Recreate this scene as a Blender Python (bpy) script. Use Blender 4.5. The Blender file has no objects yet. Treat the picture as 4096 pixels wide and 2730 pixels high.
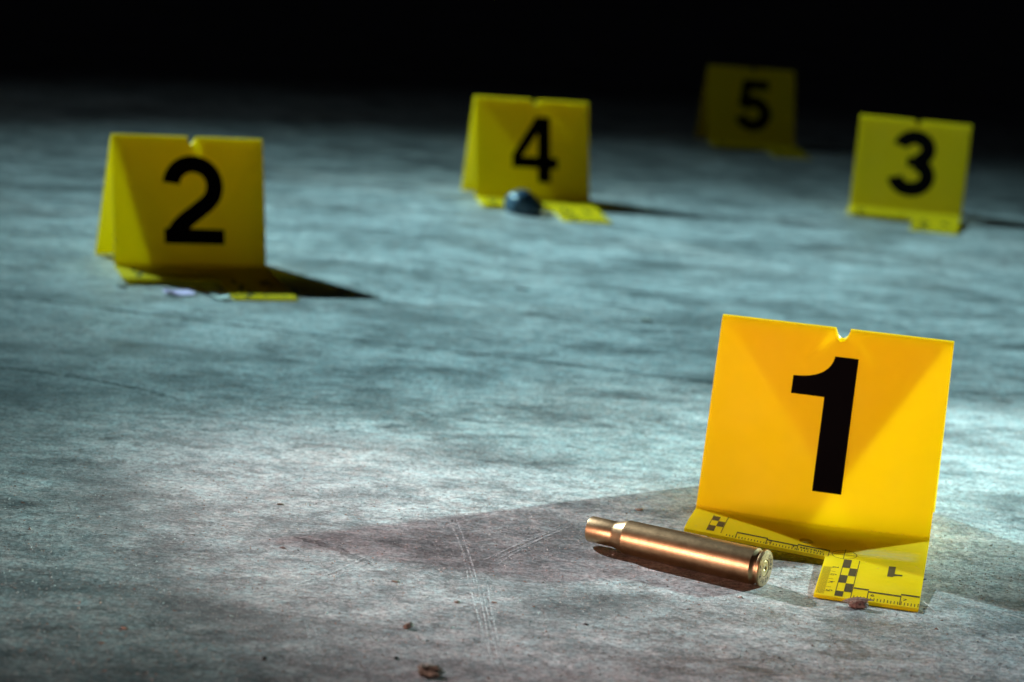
import bpy, bmesh, math, random
from mathutils import Vector, Matrix, noise
from mathutils.geometry import delaunay_2d_cdt
random.seed(7)
sc = bpy.context.scene
COL = sc.collection
MM = 0.001
R = math.radians

# ------------------------------------------------------------------ camera
LENS, CAM_H, PITCH, ROLL = 78.169, 0.19843, R(11.3753), R(4.5968)
fw = Vector((0, math.cos(PITCH), -math.sin(PITCH))); rt = Vector((1, 0, 0)); up = rt.cross(fw)
r2 = math.cos(ROLL) * rt + math.sin(ROLL) * up
u2 = -math.sin(ROLL) * rt + math.cos(ROLL) * up
cd = bpy.data.cameras.new('camera'); cam = bpy.data.objects.new('camera', cd); COL.objects.link(cam)
cd.lens = LENS; cd.sensor_width = 36.0; cd.sensor_fit = 'HORIZONTAL'
cd.clip_start = 0.01; cd.clip_end = 500
m = Matrix((r2, u2, -fw)).transposed().to_4x4(); m.translation = (0, 0, CAM_H); cam.matrix_world = m
cd.dof.use_dof = True; cd.dof.focus_distance = 0.682; cd.dof.aperture_fstop = 14.5; cd.dof.aperture_blades = 0
sc.camera = cam

# ------------------------------------------------------------------ night sky
w = bpy.data.worlds.new('World'); sc.world = w; w.use_nodes = True
nt = w.node_tree; bg = nt.nodes['Background']
sky = nt.nodes.new('ShaderNodeTexSky'); sky.sky_type = 'NISHITA'; sky.sun_disc = False
sky.sun_elevation = R(-4); sky.sun_rotation = R(150)
nt.links.new(sky.outputs[0], bg.inputs[0]); bg.inputs[1].default_value = 0.1

# ------------------------------------------------------------------ lamps (night: two beams raking from behind, one weak warm torch by the camera)
def spot(name, loc, target, watts, color, half, blend, radius):
    d = bpy.data.lights.new(name, 'SPOT'); d.energy = watts; d.color = color
    d.spot_size = 2 * R(half); d.spot_blend = blend; d.shadow_soft_size = radius
    o = bpy.data.objects.new(name, d); COL.objects.link(o); o.location = loc
    o.rotation_euler = (Vector(target) - Vector(loc)).to_track_quat('-Z', 'Y').to_euler()
    return o
spot('beam_lamp', (-0.943, 1.774, 0.83), (0.55, 0.93, 0), 200, (0.49, 0.93, 1.0), 23, 1.0, 0.014)
spot('beam_lamp_halo', (-0.943, 1.774, 0.83), (0.45, 1.12, 0), 48, (0.50, 0.93, 1.0), 31, 1.0, 0.014)
spot('beam_lamp_spill', (-0.943, 1.774, 0.83), (0.22, 1.36, 0), 2.8, (0.66, 0.93, 1.0), 42, 1.0, 0.014)
spot('beam_lamp', (0.86, 1.19, 0.435), (0.09, 0.77, 0), 128, (0.68, 1.0, 0.98), 9.8, 1.0, 0.018)
spot('warm_beam_lamp', (-0.59, 1.382, 0.54), (0.025, 0.63, 0), 52, (1.0, 0.72, 0.72), 7.0, 1.0, 0.016)
spot('torch_lamp', (-0.53, 0.28, 0.055), (0.09, 0.70, 0.062), 33.0, (1.0, 0.58, 0.50), 9.6, 1.0, 0.075)

vs = sc.view_settings
vs.view_transform = 'Standard'; vs.look = 'None'; vs.exposure = 0; vs.gamma = 1
sc.cycles.use_denoising = True
sc.cycles.max_bounces = 10; sc.cycles.sample_clamp_indirect = 4.0

# ------------------------------------------------------------------ helpers
def link(name, me, mat=None, parent=None, loc=None):
    o = bpy.data.objects.new(name, me); COL.objects.link(o)
    if mat is not None and me is not None: me.materials.append(mat)
    if parent is not None: o.parent = parent
    if loc is not None: o.location = loc
    return o
def tag(o, label, cat, group=None):
    o['label'] = label; o['category'] = cat
    if group: o['group'] = group
    return o
def mesh(name, vs_, fs, smooth=False):
    me = bpy.data.meshes.new(name); me.from_pydata([tuple(v) for v in vs_], [], fs); me.update()
    if smooth: me.shade_smooth()
    return me
def smooth_by_angle(me, deg):
    bm = bmesh.new(); bm.from_mesh(me)
    bmesh.ops.recalc_face_normals(bm, faces=bm.faces)
    for f in bm.faces: f.smooth = True
    for e in bm.edges:
        if len(e.link_faces) == 2 and e.calc_face_angle(0) > R(deg): e.smooth = False
    bm.to_mesh(me); bm.free()
def mat(name):
    m_ = bpy.data.materials.new(name); m_.use_nodes = True
    return m_, m_.node_tree.nodes, m_.node_tree.links, m_.node_tree.nodes['Principled BSDF']
def ramp(nodes, stops):
    r = nodes.new('ShaderNodeValToRGB'); el = r.color_ramp.elements
    while len(el) < len(stops): el.new(0.5)
    for e_, (p, c) in zip(el, stops):
        e_.position = p; e_.color = (c if isinstance(c, tuple) else (c, c, c)) + (1,)
    return r
def noise_tex(nodes, links, vec, scale, detail=4, rough=0.55, dist=0.0):
    n = nodes.new('ShaderNodeTexNoise'); n.inputs['Scale'].default_value = scale
    n.inputs['Detail'].default_value = detail; n.inputs['Roughness'].default_value = rough
    n.inputs['Distortion'].default_value = dist
    links.new(vec, n.inputs['Vector']); return n
def mathn(nodes, links, op, a, b=None, clamp=False):
    n = nodes.new('ShaderNodeMath'); n.operation = op; n.use_clamp = clamp
    for i, v in enumerate((a, b)):
        if v is None: continue
        if isinstance(v, (int, float)): n.inputs[i].default_value = v
        else: links.new(v, n.inputs[i])
    return n.outputs[0]
def mixc(nodes, links, mode, fac, a, b):
    n = nodes.new('ShaderNodeMix'); n.data_type = 'RGBA'; n.blend_type = mode
    for sock, v in ((n.inputs[0], fac), (n.inputs[6], a), (n.inputs[7], b)):
        if isinstance(v, (int, float)): sock.default_value = v
        elif isinstance(v, tuple): sock.default_value = v + (1,)
        else: links.new(v, sock)
    return n.outputs[2]
def mapping(nodes, links, vec, scale=(1, 1, 1), rot=(0, 0, 0)):
    n = nodes.new('ShaderNodeMapping'); n.inputs['Scale'].default_value = scale; n.inputs['Rotation'].default_value = rot
    links.new(vec, n.inputs['Vector']); return n.outputs[0]
def inpoly(x, y, poly):
    c = False; j = len(poly) - 1
    for i in range(len(poly)):
        xi, yi = poly[i]; xj, yj = poly[j]
        if (yi > y) != (yj > y) and x < (xj - xi) * (y - yi) / (yj - yi) + xi: c = not c
        j = i
    return c
def fill2d(polys, holes=(), extra=(), inside=None):
    """triangulate the union of polys minus holes (2-D)"""
    V, E_ = [], []
    for p in list(polys) + list(holes):
        b = len(V); V += [Vector(q) for q in p]; E_ += [(b + i, b + (i + 1) % len(p)) for i in range(len(p))]
    V += [Vector(q) for q in extra]
    vo, eo, fo, *_ = delaunay_2d_cdt(V, E_, [], 0, 1e-5)
    fs = []
    for f in fo:
        cx = sum(vo[i][0] for i in f) / 3; cy = sum(vo[i][1] for i in f) / 3
        if any(inpoly(cx, cy, p) for p in polys) and not any(inpoly(cx, cy, h) for h in holes): fs.append(tuple(f))
    return [(v[0], v[1]) for v in vo], fs
def densify(poly, step):
    out = []
    for i in range(len(poly)):
        a, b = poly[i], poly[(i + 1) % len(poly)]
        n = max(1, int(math.hypot(b[0] - a[0], b[1] - a[1]) / step))
        out += [(a[0] + (b[0] - a[0]) * k / n, a[1] + (b[1] - a[1]) * k / n) for k in range(n)]
    return out
def circle(cx, cy, r, n=28): return [(cx + r * math.cos(2 * math.pi * k / n), cy + r * math.sin(2 * math.pi * k / n)) for k in range(n)]

# ------------------------------------------------------------------ materials
def concrete():
    m_, N, L, P = mat('worn_concrete')
    tc = N.new('ShaderNodeTexCoord').outputs['Object']
    st = mapping(N, L, tc, (0.62, 1.0, 1), (0, 0, R(-14)))
    big = noise_tex(N, L, st, 6, 6, 0.62, 0.3)
    mid = noise_tex(N, L, st, 30, 7, 0.66, 0.35)
    sml = noise_tex(N, L, st, 120, 6, 0.7, 0.3)
    fine = noise_tex(N, L, tc, 900, 4, 0.75)
    streak = noise_tex(N, L, mapping(N, L, tc, (0.14, 1.0, 1), (0, 0, R(-20))), 420, 4, 0.65, 0.2)
    v = mathn(N, L, 'MULTIPLY', big.outputs[0], 0.18)
    v = mathn(N, L, 'ADD', v, mathn(N, L, 'MULTIPLY', mid.outputs[0], 0.37))
    v = mathn(N, L, 'ADD', v, mathn(N, L, 'MULTIPLY', sml.outputs[0], 0.40))
    v = mathn(N, L, 'ADD', v, mathn(N, L, 'MULTIPLY', streak.outputs[0], 0.05))
    v = mathn(N, L, 'ADD', v, mathn(N, L, 'MULTIPLY', fine.outputs[0], 0.30))
    cr = ramp(N, [(0.50, (0.06, 0.062, 0.062)), (0.59, (0.21, 0.215, 0.215)), (0.68, (0.41, 0.415, 0.41)), (0.80, (0.62, 0.62, 0.61))])
    L.new(v, cr.inputs[0]); c = cr.outputs[0]
    # dark worn-in patches with broken edges
    dn = mathn(N, L, 'ADD', mathn(N, L, 'MULTIPLY', noise_tex(N, L, mapping(N, L, tc, (0.7, 1.0, 1), (0, 0, R(8))), 20, 5, 0.6, 0.2).outputs[0], 0.75), mathn(N, L, 'MULTIPLY', sml.outputs[0], 0.25))
    dk = ramp(N, [(0.53, 0.0), (0.62, 0.8)]); L.new(dn, dk.inputs[0])
    c = mixc(N, L, 'MULTIPLY', dk.outputs[0], c, (0.34, 0.35, 0.35))
    # small broken smears left by trowel and foot traffic
    sm = noise_tex(N, L, mapping(N, L, tc, (0.85, 1.0, 1), (0, 0, R(12))), 230, 5, 0.68, 0.5)
    gate = ramp(N, [(0.40, 0.25), (0.60, 1.0)]); L.new(noise_tex(N, L, tc, 45, 3, 0.6).outputs[0], gate.inputs[0])
    sk = ramp(N, [(0.46, 0.0), (0.60, 0.8)]); L.new(sm.outputs[0], sk.inputs[0])
    c = mixc(N, L, 'MULTIPLY', mathn(N, L, 'MULTIPLY', sk.outputs[0], gate.outputs[0]), c, (0.42, 0.43, 0.43))
    sp = ramp(N, [(0.62, 0.0), (0.78, 0.5)]); L.new(fine.outputs[0], sp.inputs[0])
    c = mixc(N, L, 'MIX', sp.outputs[0], c, (0.62, 0.61, 0.60))
    # salt-and-pepper sand grain with slight hue changes
    gr = noise_tex(N, L, tc, 560, 3, 0.8)
    gp = ramp(N, [(0.36, 0.55), (0.50, 0.97), (0.64, 1.38)]); L.new(gr.outputs[0], gp.inputs[0])
    c = mixc(N, L, 'MULTIPLY', 1.0, c, gp.outputs[0])
    hu = ramp(N, [(0.38, (0.90, 1.0, 1.03)), (0.62, (1.10, 0.95, 0.94))]); L.new(noise_tex(N, L, tc, 210, 5, 0.75).outputs[0], hu.inputs[0])
    c = mixc(N, L, 'MULTIPLY', 1.0, c, hu.outputs[0])
    # faint brown and reddish dust films
    tint = ramp(N, [(0.48, 0.0), (0.70, 0.6)]); L.new(noise_tex(N, L, tc, 9, 4, 0.6, 0.6).outputs[0], tint.inputs[0])
    c = mixc(N, L, 'MULTIPLY', tint.outputs[0], c, (1.0, 0.86, 0.82))
    # pinholes
    vo = N.new('ShaderNodeTexVoronoi'); vo.inputs['Scale'].default_value = 190; L.new(tc, vo.inputs['Vector'])
    pm = noise_tex(N, L, tc, 60, 2)
    pit = ramp(N, [(0.05, 1.0), (0.14, 0.0)]); L.new(vo.outputs['Distance'], pit.inputs[0])
    pitm = mathn(N, L, 'MULTIPLY', pit.outputs[0], mathn(N, L, 'GREATER_THAN', pm.outputs[0], 0.57))
    c = mixc(N, L, 'MIX', mathn(N, L, 'MULTIPLY', pitm, 0.5), c, (0.05, 0.05, 0.048))
    L.new(c, P.inputs['Base Color'])
    ro = ramp(N, [(0.35, 0.42), (0.65, 0.62)]); L.new(mid.outputs[0], ro.inputs[0]); L.new(ro.outputs[0], P.inputs['Roughness'])
    P.inputs['Specular IOR Level'].default_value = 0.42
    b1 = N.new('ShaderNodeBump'); b1.inputs['Strength'].default_value = 0.6; b1.inputs['Distance'].default_value = 0.0007
    h = mathn(N, L, 'ADD', mathn(N, L, 'MULTIPLY', sml.outputs[0], 0.9), mathn(N, L, 'MULTIPLY', streak.outputs[0], 0.25))
    h = mathn(N, L, 'SUBTRACT', h, mathn(N, L, 'MULTIPLY', pitm, 0.4)); L.new(h, b1.inputs['Height'])
    b2 = N.new('ShaderNodeBump'); b2.inputs['Strength'].default_value = 0.7; b2.inputs['Distance'].default_value = 0.0005
    L.new(fine.outputs[0], b2.inputs['Height']); L.new(b1.outputs[0], b2.inputs['Normal'])
    b3 = N.new('ShaderNodeBump'); b3.inputs['Strength'].default_value = 0.3; b3.inputs['Distance'].default_value = 0.0015
    L.new(mid.outputs[0], b3.inputs['Height']); L.new(b2.outputs[0], b3.inputs['Normal'])
    L.new(b3.outputs[0], P.inputs['Normal'])
    return m_
CONCRETE = concrete()

def plastic(scuffed):
    m_, N, L, P = mat('yellow_plastic_scuffed' if scuffed else 'yellow_plastic')
    tc = N.new('ShaderNodeTexCoord').outputs['Object']
    P.inputs['Base Color'].default_value = (0.98, 0.73, 0.012, 1)
    P.inputs['Roughness'].default_value = 0.34
    n = noise_tex(N, L, tc, 900, 3)
    b = N.new('ShaderNodeBump'); b.inputs['Strength'].default_value = 0.15; b.inputs['Distance'].default_value = 0.00005
    L.new(n.outputs[0], b.inputs['Height']); L.new(b.outputs[0], P.inputs['Normal'])
    rr = ramp(N, [(0.3, 0.28), (0.7, 0.46)]); L.new(noise_tex(N, L, tc, 70, 4).outputs[0], rr.inputs[0]); L.new(rr.outputs[0], P.inputs['Roughness'])
    if scuffed:   # dried tape residue and small scratches on the foot
        sep = N.new('ShaderNodeSeparateXYZ'); L.new(tc, sep.inputs[0])
        def band(sock, a, b_, s):
            lo = N.new('ShaderNodeMapRange'); lo.inputs[1].default_value = a; lo.inputs[2].default_value = a + s; L.new(sock, lo.inputs[0])
            hi = N.new('ShaderNodeMapRange'); hi.inputs[1].default_value = b_; hi.inputs[2].default_value = b_ - s; L.new(sock, hi.inputs[0])
            return mathn(N, L, 'MULTIPLY', lo.outputs[0], hi.outputs[0])
        box = mathn(N, L, 'MULTIPLY', band(sep.outputs[0], 0.0145, 0.0365, 0.004), band(sep.outputs[1], -0.0485, -0.0385, 0.003))
        sn = noise_tex(N, L, mapping(N, L, tc, (60, 900, 60)), 1.0, 5, 0.7)
        sr = ramp(N, [(0.36, 0.0), (0.62, 1.0)]); L.new(sn.outputs[0], sr.inputs[0])
        mask = mathn(N, L, 'MULTIPLY', box, sr.outputs[0])
        sp = N.new('ShaderNodeTexVoronoi'); sp.inputs['Scale'].default_value = 420; L.new(tc, sp.inputs['Vector'])
        spr = ramp(N, [(0.07, 1.0), (0.13, 0.0)]); L.new(sp.outputs['Distance'], spr.inputs[0])
        spm = mathn(N, L, 'MULTIPLY', spr.outputs[0], mathn(N, L, 'LESS_THAN', sep.outputs[2], 0.006))
        spm = mathn(N, L, 'MULTIPLY', spm, mathn(N, L, 'GREATER_THAN', noise_tex(N, L, tc, 150, 2).outputs[0], 0.5))
        mask = mathn(N, L, 'MAXIMUM', mathn(N, L, 'MULTIPLY', mask, 0.6), mathn(N, L, 'MULTIPLY', spm, 0.5))
        L.new(mixc(N, L, 'MIX', mask, (0.98, 0.73, 0.012), (0.85, 0.82, 0.62)), P.inputs['Base Color'])
    # light passes through the thin translucent sheet
    tr = N.new('ShaderNodeBsdfTranslucent'); tr.inputs['Color'].default_value = (1.0, 0.80, 0.012, 1)
    mx = N.new('ShaderNodeMixShader'); mx.inputs[0].default_value = 0.52
    L.new(P.outputs[0], mx.inputs[1]); L.new(tr.outputs[0], mx.inputs[2]); L.new(mx.outputs[0], N['Material Output'].inputs[0])
    return m_
PLASTIC, PLASTIC_S = plastic(False), plastic(True)

def simple(name, col, rough=0.5, metal=0.0, bump=0.0, bscale=800, var=None, vscale=300, spec=0.5):
    m_, N, L, P = mat(name)
    P.inputs['Base Color'].default_value = col + (1,); P.inputs['Roughness'].default_value = rough
    P.inputs['Metallic'].default_value = metal; P.inputs['Specular IOR Level'].default_value = spec
    tc = N.new('ShaderNodeTexCoord').outputs['Object']
    if var:
        r = ramp(N, [(0.3, col), (0.7, var)]); L.new(noise_tex(N, L, tc, vscale, 5, 0.65).outputs[0], r.inputs[0]); L.new(r.outputs[0], P.inputs['Base Color'])
    if bump:
        b = N.new('ShaderNodeBump'); b.inputs['Strength'].default_value = 0.5; b.inputs['Distance'].default_value = bump
        L.new(noise_tex(N, L, tc, bscale, 4).outputs[0], b.inputs['Height']); L.new(b.outputs[0], P.inputs['Normal'])
    return m_
INK = simple('black_print', (0.002, 0.0015, 0.002), 0.6, spec=0.03)
INK2 = simple('brown_black_print', (0.022, 0.016, 0.006), 0.5, spec=0.3)

def brass():
    m_, N, L, P = mat('tarnished_brass')
    tc = N.new('ShaderNodeTexCoord').outputs['Object']
    a = noise_tex(N, L, tc, 260, 5, 0.65); g = noise_tex(N, L, mapping(N, L, tc, (2600, 2600, 300)), 1, 3, 0.6)
    cr = ramp(N, [(0.3, (0.33, 0.225, 0.115)), (0.55, (0.44, 0.31, 0.165)), (0.8, (0.53, 0.39, 0.22))]); L.new(a.outputs[0], cr.inputs[0])
    L.new(cr.outputs[0], P.inputs['Base Color']); P.inputs['Metallic'].default_value = 1.0
    rr = ramp(N, [(0.25, 0.35), (0.75, 0.44)]); L.new(noise_tex(N, L, tc, 1400, 4).outputs[0], rr.inputs[0]); L.new(rr.outputs[0], P.inputs['Roughness'])
    b = N.new('ShaderNodeBump'); b.inputs['Strength'].default_value = 0.06; b.inputs['Distance'].default_value = 0.00002
    L.new(g.outputs[0], b.inputs['Height']); L.new(b.outputs[0], P.inputs['Normal'])
    return m_
BRASS = brass()
PRIMER = simple('primer_brass', (0.60, 0.47, 0.22), 0.3, 1.0, 0.00003, 900, (0.45, 0.33, 0.15), 500)
RECESS_SHADE = simple('recess_shade', (0.03, 0.024, 0.012), 0.6, 0.3)  # shade of engraved recesses put into the colour; nothing is cut in

# ------------------------------------------------------------------ ground
def ground():
    ax = sorted(set([-200, -60, -20, -8, -4] + [round(-2 + 0.25 * i, 3) for i in range(17)] + [4, 8, 20, 60, 200]))
    V = [(x, y + 1, 0) for y in ax for x in ax]; n = len(ax)
    F = [(j * n + i, j * n + i + 1, (j + 1) * n + i + 1, (j + 1) * n + i) for j in range(n - 1) for i in range(n - 1)]
    o = link('ground', mesh('ground', V, F), CONCRETE); o['kind'] = 'structure'; return o
GROUND = ground()
def ribbon(name, pts, width, z, m_, jitter=0.3, seed=0):
    rnd = random.Random(seed)
    pts = [Vector(q) for q in pts]; P = []
    for a, b in zip(pts, pts[1:]):
        n = max(2, int((b - a).length / 1.5)); P += [a.lerp(b, k / n) for k in range(n)]
    P.append(pts[-1]); V = []
    for i, q in enumerate(P):
        t = (P[min(i + 1, len(P) - 1)] - P[max(i - 1, 0)]).normalized(); n_ = Vector((-t.y, t.x))
        taper = min(1, 0.25 + 6 * min(i, len(P) - 1 - i) / len(P))
        wd = width / 2 * taper * (1 + jitter * rnd.uniform(-1, 1)); off = n_ * (rnd.uniform(-.2, .2) * width)
        for s in (-1, 1): w_ = q + off + n_ * wd * s; V.append((w_.x * MM, w_.y * MM, z * MM))
    F = [(2 * i, 2 * i + 1, 2 * i + 3, 2 * i + 2) for i in range(len(P) - 1)]
    return link(name, mesh(name, V, F), m_, GROUND)
def wear_mat(name, col, lo, hi, scale, strength):
    m_, N, L, P = mat(name); P.inputs['Base Color'].default_value = col + (1,); P.inputs['Roughness'].default_value = 0.7
    tc = N.new('ShaderNodeTexCoord').outputs['Object']
    r = ramp(N, [(lo, 0.0), (hi, strength)]); L.new(noise_tex(N, L, tc, scale, 4, 0.7).outputs[0], r.inputs[0]); L.new(r.outputs[0], P.inputs['Alpha'])
    return m_
SCR = wear_mat('scratch_dust', (0.60, 0.60, 0.60), 0.36, 0.60, 420, 0.8)
SCORE = wear_mat('score_dirt', (0.03, 0.032, 0.032), 0.32, 0.62, 90, 0.6)
SCORE2 = wear_mat('faint_score_dirt', (0.05, 0.05, 0.05), 0.30, 0.65, 260, 0.6)
def curve_pts(p0, p1, p2, n=14): return [Vector(p0) * (1 - t) ** 2 + Vector(p1) * 2 * t * (1 - t) + Vector(p2) * t * t for t in [k / n for k in range(n + 1)]]
ribbon('score_line', [(-300, 1010), (-235, 996), (-150, 977), (-72, 961), (10, 947), (88, 931), (140, 921)], 4.2, 0.10, SCORE, 0.25, 1)
ribbon('score_line', curve_pts((-200, 852), (-150, 845), (-122, 820)), 3.4, 0.12, SCORE2, 0.4, 2)
ribbon('score_line', curve_pts((-62, 655), (-48, 650), (-36, 632)), 3.0, 0.12, SCORE2, 0.4, 3)
SCR_SETS = [((-14, 690), (-8, 660), (-4, 622), 3), ((-4, 622), (0, 585), (4, 548), 5), ((22, 690), (8, 668), (-1, 645), 4), ((-36, 640), (-48, 612), (-70, 592), 4),
            ((-48, 575), (-46, 562), (-44, 548), 3), ((-50, 652), (-54, 660), (-62, 645), 1), ((6, 575), (9, 565), (16, 550), 2), ((30, 560), (60, 566), (100, 580), 1), ((-90, 600), (-60, 596), (-30, 600), 1)]
k = 0
for a, b, c, n in SCR_SETS:
    for i in range(n):
        j = lambda: random.uniform(-1.5, 1.5); off = (i - n / 2) * 1.15
        ribbon('scratch', curve_pts((a[0] + off + j(), a[1] + 2 * j()), (b[0] + off + j(), b[1]), (c[0] + off + j(), c[1] + 2 * j())), random.uniform(0.25, 0.55), 0.14 + 0.01 * (k % 7), SCR, 0.5, 100 + k); k += 1

# ------------------------------------------------------------------ glyphs (2-D, unit cap height)
def stroke(pts, wd):
    Lf, Rt = [], []
    for i, q in enumerate(pts):
        a = pts[max(i - 1, 0)]; b = pts[min(i + 1, len(pts) - 1)]
        tx, ty = b[0] - a[0], b[1] - a[1]; l = math.hypot(tx, ty) or 1; nx, ny = -ty / l, tx / l
        Lf.append((q[0] + nx * wd / 2, q[1] + ny * wd / 2)); Rt.append((q[0] - nx * wd / 2, q[1] - ny * wd / 2))
    return Lf + Rt[::-1]
def arc(cx, cy, rx, ry, a0, a1, n=22): return [(cx + rx * math.cos(R(a0 + (a1 - a0) * k / n)), cy + ry * math.sin(R(a0 + (a1 - a0) * k / n))) for k in range(n + 1)]
def bez(p0, p1, p2, p3, n=14):
    return [tuple(p0[i] * (1 - t) ** 3 + 3 * p1[i] * t * (1 - t) ** 2 + 3 * p2[i] * t * t * (1 - t) + p3[i] * t ** 3 for i in (0, 1)) for t in [k / n for k in range(n + 1)]]
def glyph(d):
    if d == '1':   # traced proportions: stem with a curved flag
        s = 45.0; pts = [(36.9, 11.3), (46.4, 11.3), (46.4, 56.2), (38.75, 56.2)] + bez((38.75, 56.2), (38.2, 52.3), (35.6, 48.6), (25.95, 48.45), 10)[1:] + [(25.9, 42.45), (36.9, 42.45)]
        return [[((x - 24.5) / s, (y - 11.3) / s) for x, y in pts]], []
    if d == '2':
        c = arc(.345, .665, .245, .243, 176, 0) + bez((.59, .665), (.59, .50), (.47, .44), (.33, .325))[1:] + bez((.33, .325), (.22, .24), (.13, .16), (.115, .06), 8)[1:]
        return [stroke(c, .192), [(.012, 0), (.69, 0), (.69, .172), (.012, .172)]], []
    if d == '3':
        t = arc(.335, .722, .215, .187, 170, -78); b = arc(.335, .302, .247, .207, 80, -172)
        return [stroke(t, .225), stroke(b, .228), [(.25, .445), (.42, .445), (.42, .60), (.25, .60)]], []
    if d == '4':
        return [[(.36, 1), (.575, 1), (.575, .385), (.685, .385), (.685, .215), (.575, .215), (.575, 0), (.385, 0), (.385, .215), (.0, .215), (.0, .40)]], [[(.385, .75), (.385, .385), (.15, .385)]]
    if d == '5':
        b = arc(.33, .325, .25, .237, 148, -166)
        return [stroke(b, .225), [(.135, .80), (.64, .80), (.64, 1), (.135, 1)], [(.135, 1), (.30, 1), (.25, .49), (.055, .46)]], []

# ------------------------------------------------------------------ evidence markers
W = 76.2; T = 1.1; H_R = 67.13; FOLD = (-25.1, 4.14); SHELF = 26.3; ARM = 63.58; US = 45.2; BACKY = 28.5
class Sheet:
    """one folded plastic sheet: back panel, ridge, front panel, fold, foot. (u, s) -> point in mm"""
    def __init__(self, lean, warp=None):
        self.warp = warp
        P = [Vector((BACKY, T / 2)), Vector((lean, H_R - T / 2)), Vector((FOLD[0], FOLD[1])), Vector((FOLD[0] - ARM, T / 2))]
        rad = [0, 2.0, 2.2, 0]; pts = [P[0]]
        half = (P[0] - P[1]).angle(P[2] - P[1]) / 2; P[1].y += 0.85 * rad[1] * (1 / math.sin(half) - 1)
        self.marks = []
        for i in (1, 2):
            d0 = (P[i - 1] - P[i]).normalized(); d1 = (P[i + 1] - P[i]).normalized()
            ang = d0.angle(d1); tl = rad[i] / math.tan(ang / 2)
            a, b = P[i] + d0 * tl, P[i] + d1 * tl
            c = P[i] + (d0 + d1).normalized() * (rad[i] / math.sin(ang / 2))
            va, vb = a - c, b - c; tot = math.atan2(va.x * vb.y - va.y * vb.x, va.dot(vb))
            arcp = [c + Matrix.Rotation(tot * k / 10, 2) @ va for k in range(11)]
            self.marks.append((len(pts), len(pts) + 10)); pts += arcp
        pts.append(P[3]); self.pts = pts
        self.S = [0]
        for a, b in zip(pts, pts[1:]): self.S.append(self.S[-1] + (b - a).length)
        self.sr0, self.sr1 = (self.S[i] for i in self.marks[0]); self.sf0, self.sf1 = (self.S[i] for i in self.marks[1])
        self.srm = (self.sr0 + self.sr1) / 2; self.sfm = (self.sf0 + self.sf1) / 2; self.end = self.S[-1]
    def at(self, u, s, off=0.0):
        S, pts = self.S, self.pts; i = 0
        s = min(max(s, 0), self.end - 1e-6)
        while S[i + 1] < s: i += 1
        t = (s - S[i]) / (S[i + 1] - S[i]); q = pts[i].lerp(pts[i + 1], t)
        def tan(j):
            j0, j1 = max(j - 1, 0), min(j + 1, len(pts) - 1); return (pts[j1] - pts[j0]).normalized()
        straight = (pts[i + 1] - pts[i]).normalized()
        L_ = S[i + 1] - S[i]
        d = straight if L_ > 5 else tan(i).lerp(tan(i + 1), t).normalized()
        n = Vector((d.y, -d.x))            # outward / upward side of the sheet
        if n.y < -0.2 and s > self.sf1: n = -n
        q = q + n * off
        v = Vector((u - W / 2, q.x, q.y))
        if self.warp: v = self.warp(v, u, s, self)
        return v * MM
    def piece(self, name, outer, holes, rows, m_, parent, ustep=2.2):
        outer = densify(outer, 1.6)
        us = [ustep * (k + .5) for k in range(int(W / ustep))]
        extra = [(u, s) for s in rows for u in us if inpoly(u, s, outer) and not any(inpoly(u, s, h) for h in holes)]
        v2, fs = fill2d([outer], holes, extra)
        n = len(v2); V = [self.at(u, s, T / 2) for u, s in v2] + [self.at(u, s, -T / 2) for u, s in v2]
        ec = {}
        for f in fs:
            for a, b in ((f[0], f[1]), (f[1], f[2]), (f[2], f[0])):
                ec[(a, b)] = 1
        F = list(fs) + [tuple(i + n for i in f[::-1]) for f in fs]
        for (a, b) in ec:
            if (b, a) not in ec: F.append((b, a, a + n, b + n))
        used = sorted({i for f in F for i in f}); mp = {i: k for k, i in enumerate(used)}
        me = mesh(name, [V[i] for i in used], [tuple(mp[i] for i in f) for f in F]); smooth_by_angle(me, 38)
        return link(name, me, m_, parent)
    def prints(self, name, polys, holes, m_, parent, off=0.05, dens=3.0):
        polys = [densify(p, dens) for p in polys]; holes = [densify(h, dens) for h in holes]
        v2, fs = fill2d(polys, holes)
        used = sorted({i for f in fs for i in f}); mp = {i: k for k, i in enumerate(used)}
        me = mesh(name, [self.at(*v2[i], T / 2 + off) for i in used], [tuple(mp[i] for i in f) for f in fs])
        return link(name, me, m_, parent)
def rect(u0, d0, u1, d1): return [(u0, d0), (u1, d0), (u1, d1), (u0, d1)]

_font_cache = {}
def text_polys(txt):
    """triangles of the built-in font, unit-ish size, as 2-D faces"""
    if txt in _font_cache: return _font_cache[txt]
    cu = bpy.data.curves.new('tmp_text', 'FONT'); cu.body = txt; cu.align_x = 'CENTER'; cu.align_y = 'CENTER'; cu.resolution_u = 3; cu.offset = 0.012
    o = bpy.data.objects.new('tmp_text', cu); COL.objects.link(o)
    dg = bpy.context.evaluated_depsgraph_get(); me = bpy.data.meshes.new_from_object(o.evaluated_get(dg))
    r = ([(v.co.x, v.co.y) for v in me.vertices], [tuple(p.vertices) for p in me.polygons])
    bpy.data.objects.remove(o); bpy.data.curves.remove(cu); bpy.data.meshes.remove(me)
    _font_cache[txt] = r; return r
def text_on(sh, txt, u, d, size, rot, parent, name='ruler_number', base=0):
    v, f = text_polys(txt); c, s = math.cos(rot), math.sin(rot)
    V = [sh.at(u + size * (x * c - y * s), base + d - size * (x * s + y * c), T / 2 + 0.05) for x, y in v]
    return link(name, mesh(name, V, f), INK2, parent)

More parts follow.
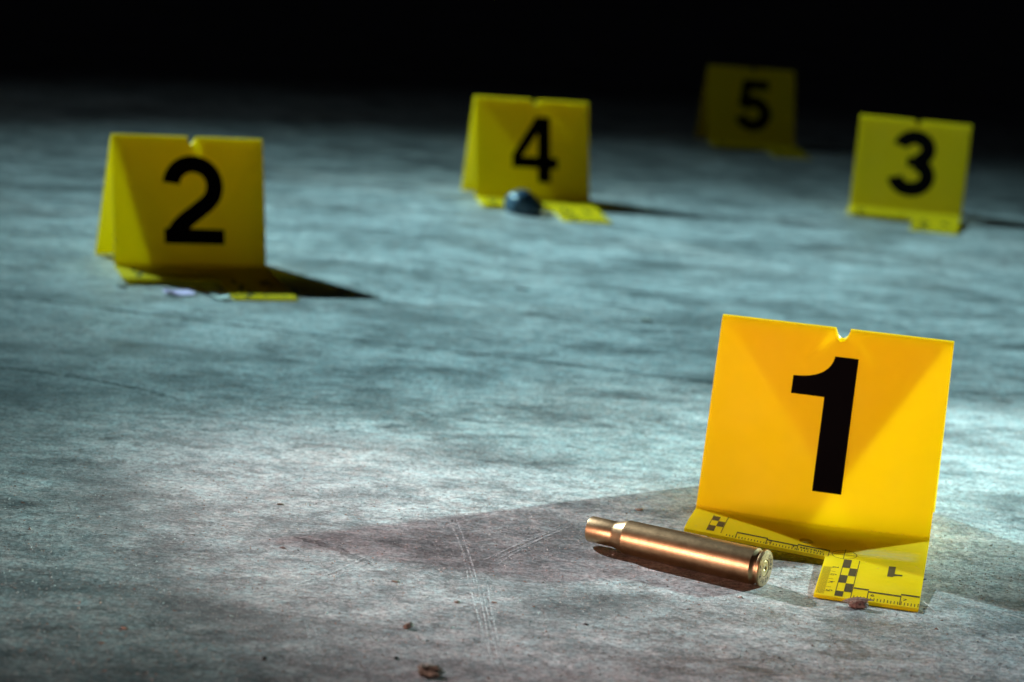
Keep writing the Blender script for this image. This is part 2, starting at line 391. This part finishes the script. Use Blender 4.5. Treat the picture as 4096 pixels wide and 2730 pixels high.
def marker(digit, x, y, rot, lean, label, warp=None, scuff=False):
    root = bpy.data.objects.new('evidence_marker', None); COL.objects.link(root); root.empty_display_size = 0.02
    root.location = (x * MM, y * MM, 0); root.rotation_euler = (0, 0, rot)
    tag(root, label, 'evidence marker', 'numbered yellow evidence markers set out on the floor')
    sh = Sheet(lean, warp); P_ = PLASTIC_S if scuff else PLASTIC
    HU = 40.1; r = 2.4; g = 0.03
    # back panel (its top edge runs round the notch)
    rs = 5.0                                  # the hole is punched through the ridge: an ellipse on the flat sheet
    def hole_arc(s_edge, sgn):
        a0 = math.acos(max(-1, min(1, sgn * (s_edge - sh.srm) / rs)))
        return [(HU + r * math.sin(a), sh.srm + sgn * rs * math.cos(a)) for a in [-a0 + 2 * a0 * k_ / 26 for k_ in range(27)]]
    rows = [k_ * 3.0 for k_ in range(1, int(sh.end / 3))]
    s_b = sh.sr0 - g; s_f = sh.sr0 + g; s_e = sh.sf0 - g
    sh.piece('back_panel', [(0, 0), (W, 0), (W, s_b)] + hole_arc(s_b, -1)[::-1] + [(0, s_b)], [], rows, P_, root)
    rr_ = [sh.sr0 + (sh.sr1 - sh.sr0) * k_ / 8 for k_ in range(1, 9)] + [s for s in rows if s > sh.sr1 + 1.5]
    sh.piece('front_panel', [(0, s_f)] + hole_arc(s_f, 1) + [(W, s_f), (W, s_e), (0, s_e)], [], rr_, P_, root)
    # foot: L shaped ruler with a punched hole
    s0 = sh.sf0 + g; F0 = sh.sfm; se = sh.end
    fo = [(0, s0), (W, s0), (W, se), (US + .3, se), (US, se - .3), (US, F0 + SHELF + .4), (US - .4, F0 + SHELF), (0.3, F0 + SHELF), (0, F0 + SHELF - .3)]
    fr = [sh.sf0 + (sh.sf1 - sh.sf0) * k_ / 8 for k_ in range(1, 9)] + [s for s in rows if s > sh.sf1 + 1.5]
    foot = sh.piece('ruler_foot', fo, [circle(38, F0 + 15.5, 2.3)], fr, P_, root)
    # big numeral
    pol, hol = glyph(digit); sc_ = 45.0 if digit == '1' else 44.6
    u0 = 24.5; v0 = 11.3; base = sh.sfm
    tf = lambda p: [(u0 + a * sc_ * (1.0 if digit == '1' else 1.0), base - (v0 + b * sc_)) for a, b in p]
    sh.prints('numeral', [tf(p) for p in pol], [tf(h) for h in hol], INK, root, 0.06, 2.5)
    # ruler print on the foot
    c = lambda u_0, d0, u1, d1: rect(u_0, F0 + d0, u1, F0 + d1)
    for i, (a, b) in enumerate(((27, 35), (35, 42.6), (42.6, 50.3), (50.3, 58), (58, 62.6))):
        uu = 51.4 if i % 2 == 0 else 53.65
        sh.prints('checker_square', [c(uu, a, uu + 2.25, b)], [], INK2, foot)
    for i, (a, b) in enumerate(((6.5, 12), (12, 18), (18, 23.5))):
        uu = 7.0 if i % 2 == 0 else 9.2
        sh.prints('checker_square', [c(uu, a, uu + 2.2, b)], [], INK2, foot)
    lw = 0.22
    sh.prints('ruler_line', [c(51.2, 27, 51.2 + lw, 62.6), c(55.95, 27, 55.95 + lw, 63)], [], INK2, foot)
    sh.prints('ruler_line', [c(6.8, 5, 6.8 + lw, 24), c(11.45, 5, 11.45 + lw, 24)], [], INK2, foot)
    for u_0, u1, d0 in ((56.3, 60.8, 53.0), (60.8, 70.5, 54.6), (70.5, 76.0, 53.0)): sh.prints('scale_bar', [c(u_0, d0, u1, d0 + 1.3)], [], INK2, foot)
    for u_0, u1, d0 in ((16.4, 26.1, 19.6), (26.1, 36, 20.9), (36, 46, 19.6)): sh.prints('scale_bar', [c(u_0, d0, u1, d0 + 1.2)], [], INK2, foot)
    tk = [c(u_, 60.2 if round((u_ - 60.8)) % 5 else 59.6, u_ + .22, 62.6) for u_ in [56.8 + i for i in range(20)]] + [c(60.7, 54.5, 60.95, 62.9), c(70.4, 54.5, 70.65, 62.9)]
    tk += [c(u_, 23.9, u_ + .22, 25.6) for u_ in [13.4 + i for i in range(32)]] + [c(u_ - .1, 19.6, u_ + .15, 25.8) for u_ in (16.4, 26.1, 36, 46)]
    tk += [c(45.6, d, 48.1 if i % 5 else 49.6, d + .2) for i, d in enumerate([36 + .78 * j for j in range(34)])]
    t_ = sh.prints('tick_marks', tk, [], INK2, foot); t_['kind'] = 'stuff'
    ring = circle(50.9, F0 + 22.6, 4.0, 36)
    sh.prints('target_ring', [ring], [circle(50.9, F0 + 22.6, 3.8, 36)], INK2, foot, 0.05, 5)
    sh.prints('target_cross', [c(50.8, 17.6, 51.0, 27.0), c(46.5, 22.5, 55.3, 22.7)], [], INK2, foot)
    for t_, u_, d, s_, ro in (('2', 49.4, 35.5, 2.6, math.pi / 2), ('3', 49.4, 43, 2.6, math.pi / 2), ('4', 49.5, 50.6, 2.6, math.pi / 2), ('5', 49.5, 58.6, 2.6, math.pi / 2),
                              ('6', 62.2, 58.0, 2.6, 0), ('7', 71.8, 58.0, 2.6, 0), ('2', 27.4, 23.0, 2.4, 0), ('3', 34.6, 23.0, 2.4, 0)):
        text_on(sh, t_, u_, d, s_, ro, foot, base=F0)
    text_on(sh, 'METRIC', 40.7, 22.6, 2.3, 0, foot, 'ruler_word', F0)
    # small repeat of the numeral, turned to be read from behind
    pol, hol = glyph(digit); s2 = 9.9
    tf2 = lambda p: [(70.1 - a * s2 if digit == '1' else 71 - a * s2, F0 + 28.9 + b * s2) for a, b in p]
    sh.prints('small_numeral', [tf2(p) for p in pol], [tf2(h) for h in hol], INK2, foot, 0.05, 1.5)
    return root

def sstep(a, b, x): t = min(1, max(0, (x - a) / (b - a))); return t * t * (3 - 2 * t)
def warp_one(v, u, s, sh):
    d = s - sh.sfm; h = v.copy()
    if d > -10:   # foot twisted: left corner lifts, inner corner presses down
        prof = sstep(-8, 22, d) * (1 - sstep(SHELF + 2, ARM - 6, d))
        tw = 1.9 if u <= 0 else 1.9 * (1 - u / 30) if u < 45 else -0.95 * (1 - (u - 45) / 31.2)
        h.z += max(tw, -1.0) * prof
        h.z -= 0.7 * sstep(-10, 0, d) * (1 - sstep(0, 14, d)) * (1 - abs(2 * u / W - 1)) # fold sags in the middle
    # gentle bow of the front panel
    if sh.sr1 < s < sh.sfm: h.y -= 0.5 * math.sin(math.pi * u / W) * math.sin(math.pi * (s - sh.sr1) / (sh.sfm - sh.sr1))
    return h
def warp_bow(a):
    def f(v, u, s, sh):
        h = v.copy()
        if sh.sr1 < s < sh.sfm: h.y += a * math.sin(math.pi * (s - sh.sr1) / (sh.sfm - sh.sr1)) * math.cos(math.pi * u / W)
        return h
    return f
marker('1', 107.32, 724.78, -0.21083, -2.63, 'yellow folded plastic evidence marker numbered 1 beside the brass cartridge case', warp_one, True)
marker('2', -170.78, 1109.65, 0.37068, -2.73, 'yellow folded plastic evidence marker numbered 2 with a lilac scrap in front', warp_bow(.5))
marker('4', 0.87, 1461.57, 0.20607, 3.5, 'yellow folded plastic evidence marker numbered 4 behind the dark blue stone', warp_bow(-.4))
marker('3', 268.34, 1552.13, -0.20783, -9.0, 'yellow folded plastic evidence marker numbered 3 at the edge of the lit floor', warp_bow(.3))
marker('5', 187.65, 1933.04, 0.12713, 0.57, 'dim yellow folded plastic evidence marker numbered 5 standing in the dark', warp_bow(.4))

# ------------------------------------------------------------------ cartridge case
def lathe(name, prof, n, m_, parent, ang=30, closed=False):
    V, F = [], []
    for r_, z in prof:
        for k_ in range(n): a = 2 * math.pi * k_ / n; V.append((r_ * math.cos(a) * MM, r_ * math.sin(a) * MM, z * MM))
    P = len(prof)
    for i in range(P if closed else P - 1):
        j = (i + 1) % P
        for k_ in range(n): F.append((i * n + k_, i * n + (k_ + 1) % n, j * n + (k_ + 1) % n, j * n + k_))
    if not closed:
        if prof[0][0] > 0: F.append(tuple(range(n - 1, -1, -1)))
        if prof[-1][0] > 0: F.append(tuple((P - 1) * n + k_ for k_ in range(n)))
    me = mesh(name, V, F); smooth_by_angle(me, ang); return link(name, me, m_, parent)
CS = 0.945
def cartridge():
    root = bpy.data.objects.new('cartridge_case', None); COL.objects.link(root); root.empty_display_size = 0.01
    tag(root, 'empty bottlenecked brass rifle cartridge case lying on its side on the concrete', 'cartridge case')
    # local +z runs from mouth to head; head face at z = 0
    prof = [(2.78, -0.02), (5.55, 0.0), (5.86, -0.10), (5.99, -0.32), (5.99, -1.05), (5.86, -1.22), (5.26, -1.35), (5.22, -2.2), (5.30, -2.5), (5.80, -3.15), (5.96, -3.45), (5.97, -5.0),
            (5.62, -49.3), (5.55, -49.7), (5.40, -50.0), (4.50, -53.2), (4.34, -53.7), (4.31, -54.3), (4.30, -63.1), (4.22, -63.3), (4.05, -63.3), (3.93, -63.1), (3.93, -54), (5.1, -49.5), (5.2, -10), (2.9, -5), (2.78, -4)]
    lathe('case_body', prof, 72, BRASS, root, 24, True)
    pr = lathe('primer', [(2.66, -3.5), (2.66, -0.30), (2.5, -0.12), (2.3, -0.08), (0.95, -0.07), (0.80, -0.12), (0.55, -0.45), (0.25, -0.62), (0.0001, -0.64)], 40, PRIMER, root, 30)
    lathe('primer_ring', [(2.62, -0.34), (2.80, -0.34), (2.80, -0.26), (2.62, -0.26)], 40, RECESS_SHADE, root, 30, True)
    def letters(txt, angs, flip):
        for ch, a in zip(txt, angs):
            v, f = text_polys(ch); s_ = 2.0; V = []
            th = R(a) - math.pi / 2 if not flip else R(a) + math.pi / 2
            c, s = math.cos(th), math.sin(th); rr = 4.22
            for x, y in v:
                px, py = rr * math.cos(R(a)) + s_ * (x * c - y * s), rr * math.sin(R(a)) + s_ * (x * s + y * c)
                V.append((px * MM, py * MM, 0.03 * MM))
            link('stamped_letter', mesh('stamped_letter', V, f), RECESS_SHADE, root)  # flat letters just above the head, engraving shade painted as dark colour
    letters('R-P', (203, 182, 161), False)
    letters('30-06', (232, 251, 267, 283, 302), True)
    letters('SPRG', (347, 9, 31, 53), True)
    head = Vector((81.5, 643.3, 5.99 * CS)); d = Vector((51.19, -28.96, 0.35 * CS)).normalized()
    d = Vector((51.19, -28.96, 0)).normalized(); d.z = 0.0075; d.normalize()
    # local x axis: seen from behind the head, +x to the viewer's right, +y up
    yx = Vector((0, 0, 1)); xx = yx.cross(d).normalized(); yy = d.cross(xx).normalized()
    M_ = Matrix((xx, yy, d)).transposed().to_4x4(); M_ = M_ @ Matrix.Scale(CS, 4); M_.translation = head * MM
    root.matrix_world = M_
    return root
cartridge()

# ------------------------------------------------------------------ small loose things
def lump(name, sx, sy, sz, m_, seed, rough=0.25, freq=1.6, sub=3, flat=True):
    bm = bmesh.new(); bmesh.ops.create_icosphere(bm, subdivisions=sub, radius=1)
    o_ = Vector((seed * 13.7, seed * 3.1, seed * 7.7))
    for v in bm.verts:
        k_ = 1 + rough * noise.fractal(v.co * freq + o_, 0.8, 2.0, 4)
        v.co *= k_
        if flat and v.co.z < -0.55: v.co.z = -0.55 + (v.co.z + .55) * .1
    zs = [v.co.z for v in bm.verts]; z0 = min(zs); xs = [v.co.x for v in bm.verts]; ys = [v.co.y for v in bm.verts]
    hx = (max(xs) - min(xs)); hy = max(ys) - min(ys); hz = max(zs) - z0
    for v in bm.verts: v.co = Vector((v.co.x / hx * sx * MM, v.co.y / hy * sy * MM, (v.co.z - z0) / hz * sz * MM))
    for f in bm.faces: f.smooth = True
    me = bpy.data.meshes.new(name); bm.to_mesh(me); bm.free()
    return link(name, me, m_)
def put(o, x, y, z=0, rz=0, rx=0, ry=0): o.location = (x * MM, y * MM, z * MM); o.rotation_euler = (R(rx), R(ry), R(rz)); return o
STONE = simple('blue_black_stone', (0.02, 0.045, 0.075), 0.36, 0, 0.0003, 300, (0.05, 0.09, 0.13), 90)
TAN = simple('tan_bark', (0.055, 0.045, 0.038), 0.8, 0, 0.0004, 900, (0.50, 0.48, 0.40), 380)
REDB = simple('red_brown_chip', (0.12, 0.085, 0.07), 0.8, 0, 0.0002, 900, (0.50, 0.44, 0.37), 500)
LILAC = simple('lilac_paper', (0.74, 0.46, 0.80), 0.7, 0, 0.0002, 600, (0.86, 0.66, 0.9), 300)
WHITE = simple('white_paper', (0.78, 0.78, 0.74), 0.7, 0, 0.0002, 600, (0.6, 0.6, 0.55), 300)
DARK = simple('dark_chip', (0.03, 0.035, 0.035), 0.7, 0, 0.0002, 600)
STRAW = simple('straw_fibre', (0.30, 0.22, 0.17), 0.7, 0, 0, 0, (0.78, 0.70, 0.62), 1300)
PINKW = simple('splinter_wood', (0.14, 0.055, 0.05), 0.8, 0, 0.0003, 1500, (0.48, 0.36, 0.30), 1100)

def stone():
    o = lump('stone', 25.5, 21, 16.5, STONE, 4, 0.16, 1.0, 4); put(o, 1.0, 1396, 0, -12)
    for v in o.data.vertices:   # high on one side, sloping down to the other
        v.co.z *= 1.0 - 0.32 * max(0, min(1, (v.co.x + 0.003) / 0.016))
    tag(o, 'smooth dark blue stone lying against the ruler foot of marker 4', 'stone'); return o
stone()
def crumpled(name, sx, sy, h, m_, seed):
    n = 9; rnd = random.Random(seed); V = []; F = []
    for k_ in (0, 1):
        for j in range(n):
            for i in range(n):
                a, b = 2 * i / (n - 1) - 1, 2 * j / (n - 1) - 1
                e = 1 + 0.25 * noise.noise(Vector((a * 2 + seed, b * 2, 0)))
                z = h * (0.35 + 0.65 * abs(noise.noise(Vector((a * 1.7 + seed * 3, b * 1.7, 5)))) * 1.6) * (0.5 + .5 * abs(a + .3 * b)) - k_ * 0.25
                V.append((a * sx / 2 * e * math.sqrt(1 - .35 * b * b) * MM, b * sy / 2 * e * math.sqrt(1 - .35 * a * a) * MM, max(z, 0.3 - 0.25 * k_) * MM))
    q = n * n
    for j in range(n - 1):
        for i in range(n - 1):
            a = j * n + i; F += [(a, a + 1, a + n + 1, a + n), (q + a, q + a + n, q + a + n + 1, q + a + 1)]
    bd = [i for i in range(n)] + [j * n + n - 1 for j in range(1, n)] + [q - 1 - i for i in range(1, n)] + [(n - 1 - j) * n for j in range(1, n - 1)]
    for a, b in zip(bd, bd[1:] + bd[:1]): F.append((b, a, q + a, q + b))
    me = mesh(name, V, F); smooth_by_angle(me, 50); return link(name, me, m_)
tag(put(crumpled('paper_scrap', 15, 9, 3.2, LILAC, 2), -159, 1033, 0, 10), 'small crumpled lilac paper scrap in front of marker 2', 'paper scrap')
tag(put(crumpled('paper_scrap', 9, 7, 3.0, WHITE, 5), -139, 1030, 0, -20), 'tiny crumpled white scrap against the ruler foot of marker 2', 'paper scrap')

def bark(name, sx, sy, sz, m_, seed):
    o = lump(name, sx, sy, sz, m_, seed, 0.5, 1.9, 4)
    return o
tag(put(bark('bark_flake', 7.6, 4.0, 2.7, TAN, 3), -14.5, 544, 0, -8), 'mottled tan and dark brown bark flake, the largest loose crumb', 'bark flake')
tag(put(bark('wood_chip', 3.4, 1.6, 1.7, REDB, 9), -21.8, 579, 0, 28, 0, -12), 'small upright chip, red brown at one end and tan at the other', 'wood chip')
CHIPS = [(3.1, 1121, 9, 3.5, 0.8, DARK, 'flat dark chip on the pale floor between markers 2 and 1'), (64.3, 1062, 6, 4, 1.2, TAN, 'tan crumb on the pale floor behind marker 1'),
         (46.7, 718.0, 3.0, 1.6, .8, REDB, 'reddish crumb in the shadow behind the cartridge case'), (73.5, 630.5, 1.6, 1.1, .7, WHITE, 'tiny pale crumb just in front of the cartridge case head'),
         (101, 653, 1.5, 1.0, .8, WHITE, 'tiny white crumb in the notch of the ruler foot of marker 1'), (-28, 619, 2.6, 1.2, .5, TAN, 'thin yellowish flake beside the curved scratches'),
         (-9.5, 604.5, 1.9, 1.2, .6, TAN, 'small brown crumb beside the long double scratch'), (1, 607, 1.8, .8, .4, REDB, 'thin reddish sliver lying by the long double scratch'),
         (27, 594, 1.6, 1.0, .5, DARK, 'tiny black crumb on the clean floor before the case'), (-23.5, 553.5, 1.2, 1.0, .8, DARK, 'round black speck beside the bark flake'),
         (-70, 690, 2.4, 1.2, .5, REDB, 'flat reddish flake on the bright floor'), (-96, 560, 2.2, 1.4, .7, REDB, 'dark red crumb alone on the dim bare floor'), (-57, 545, 1.4, 1.2, .9, DARK, 'small dark grain near the faint vertical scratches'),
         (-187, 1040, 5, 4, 1.5, TAN, 'brownish crumb beside the lit end of marker 2'), (128, 700, 3.2, 2.6, .7, DARK, 'dark crumb in the shadow at the folded edge of marker 1'), (133, 664, 3.4, 1.8, .6, DARK, 'flat dark crumb beside the ruler foot of marker 1')]
for i, (x, y, a, b, c, m_, lab) in enumerate(CHIPS):
    tag(put(lump('crumb', a, b, c, m_, 20 + i, 0.4, 1.8, 2), x, y, 0, random.uniform(-30, 30)), lab, 'crumb', 'loose crumbs on the concrete')

def strand(pts, r_, bm, seg=5):
    prev = None
    for i, q in enumerate(pts):
        a = pts[max(i - 1, 0)]; b = pts[min(i + 1, len(pts) - 1)]; t = (b - a).normalized()
        s = t.cross(Vector((0, 0, 1))); s = s.normalized() if s.length > 1e-6 else Vector((1, 0, 0)); n = s.cross(t)
        rad = r_ * (1 - 0.6 * abs(2 * i / (len(pts) - 1) - 1))
        ring = [bm.verts.new((q + (s * math.cos(2 * math.pi * k_ / seg) + n * math.sin(2 * math.pi * k_ / seg)) * rad) * MM) for k_ in range(seg)]
        if prev:
            for k_ in range(seg): bm.faces.new((prev[k_], prev[(k_ + 1) % seg], ring[(k_ + 1) % seg], ring[k_]))
        prev = ring
def splinter():
    root = bpy.data.objects.new('wood_splinter', None); COL.objects.link(root); root.empty_display_size = 0.005
    tag(root, 'frayed pinkish wood splinter leaning on the front edge of marker 1 ruler', 'wood splinter')
    core = lump('core', 5.0, 1.8, 1.9, PINKW, 31, 0.5, 2.0, 3); core.parent = root
    bm = bmesh.new(); rnd = random.Random(4)
    for i in range(34):
        y0 = rnd.uniform(-.7, .8); z0 = rnd.uniform(1.25, 1.75) - .35 * abs(y0); x0 = rnd.uniform(-3.9, -0.8); x1 = rnd.uniform(0.8, 3.8)
        pts = [Vector((x0 + (x1 - x0) * t, y0 + rnd.uniform(-.2, .2) + .3 * t, z0 * (0.8 + .3 * math.sin(math.pi * t)) + .5 * t + rnd.uniform(-.06, .06))) for t in [k_ / 5 for k_ in range(6)]]
        strand(pts, rnd.uniform(.10, .20), bm, 4)
    me = bpy.data.meshes.new('fibres'); bm.to_mesh(me); bm.free(); f = link('fibres', me, STRAW, root); f['kind'] = 'stuff'
    root.scale = (1.25, 1.2, 1.4); root.location = (108.0 * MM, 630.0 * MM, -0.05 * MM); root.rotation_euler = (0, R(-4), R(-6))
splinter()
def hair(pts, label):
    bm = bmesh.new(); P = [Vector(q) for q in pts]; C = []
    for i in range(len(P) - 1):
        for t in [k_ / 5 for k_ in range(5)]: C.append(P[i].lerp(P[i + 1], t))
    C.append(P[-1]); strand(C, 0.085, bm, 5)
    me = bpy.data.meshes.new('fibre'); bm.to_mesh(me); bm.free()
    tag(link('fibre', me, WHITE), label, 'fibre', 'stray fibres on the floor')
hair([(127, 641, .2), (128.6, 637, 1.2), (129.5, 632, 1.6), (131.8, 627, .2)], 'fine pale curved fibre beside the ruler foot corner of marker 1')
hair([(151, 636, .2), (154, 632, .9), (157.5, 628, 1.1), (161, 622, .2)], 'fine pale straight fibre on the dim floor away from marker 1')

# ------------------------------------------------------------------ grit: uncountable dust on the concrete
def grit(n):
    rnd = random.Random(11); V, F = [], []
    for i in range(n):
        y = 0.46 + 0.80 * rnd.random() ** 1.9; x = rnd.uniform(-0.30, 0.30) * (0.45 + 0.7 * (y - 0.46))
        s = 0.00011 + 0.00022 * rnd.random() ** 2.5 + (0.0005 * rnd.random() if rnd.random() < .006 else 0)
        a = rnd.uniform(0, 6.28); e = rnd.uniform(.6, 2.2); b = len(V); c, q = math.cos(a), math.sin(a)
        for px, py, pz in ((-e, 0, .0), (0, -.8, .0), (e, 0.1, .0), (0, .8, .0), (rnd.uniform(-.3, .3), rnd.uniform(-.3, .3), rnd.uniform(.5, 1.0))):
            V.append((x + s * (px * c - py * q), y + s * (px * q + py * c), s * pz))
        F += [(b, b + 1, b + 4), (b + 1, b + 2, b + 4), (b + 2, b + 3, b + 4), (b + 3, b, b + 4)]
    m_, N, L, P = mat('grit'); g = N.new('ShaderNodeNewGeometry')
    r = ramp(N, [(0.0, (0.62, 0.62, 0.60)), (0.30, (0.50, 0.42, 0.36)), (0.55, (0.40, 0.22, 0.16)), (0.75, (0.30, 0.28, 0.27)), (0.965, (0.05, 0.045, 0.04))]); r.color_ramp.interpolation = 'CONSTANT'
    L.new(g.outputs['Random Per Island'], r.inputs[0]); L.new(r.outputs[0], P.inputs['Base Color']); P.inputs['Roughness'].default_value = 0.8
    o = link('grit', mesh('grit', V, F), m_); o['kind'] = 'stuff'
    tag(o, 'fine pale and reddish dust grains scattered over the concrete', 'grit')
grit(60000)
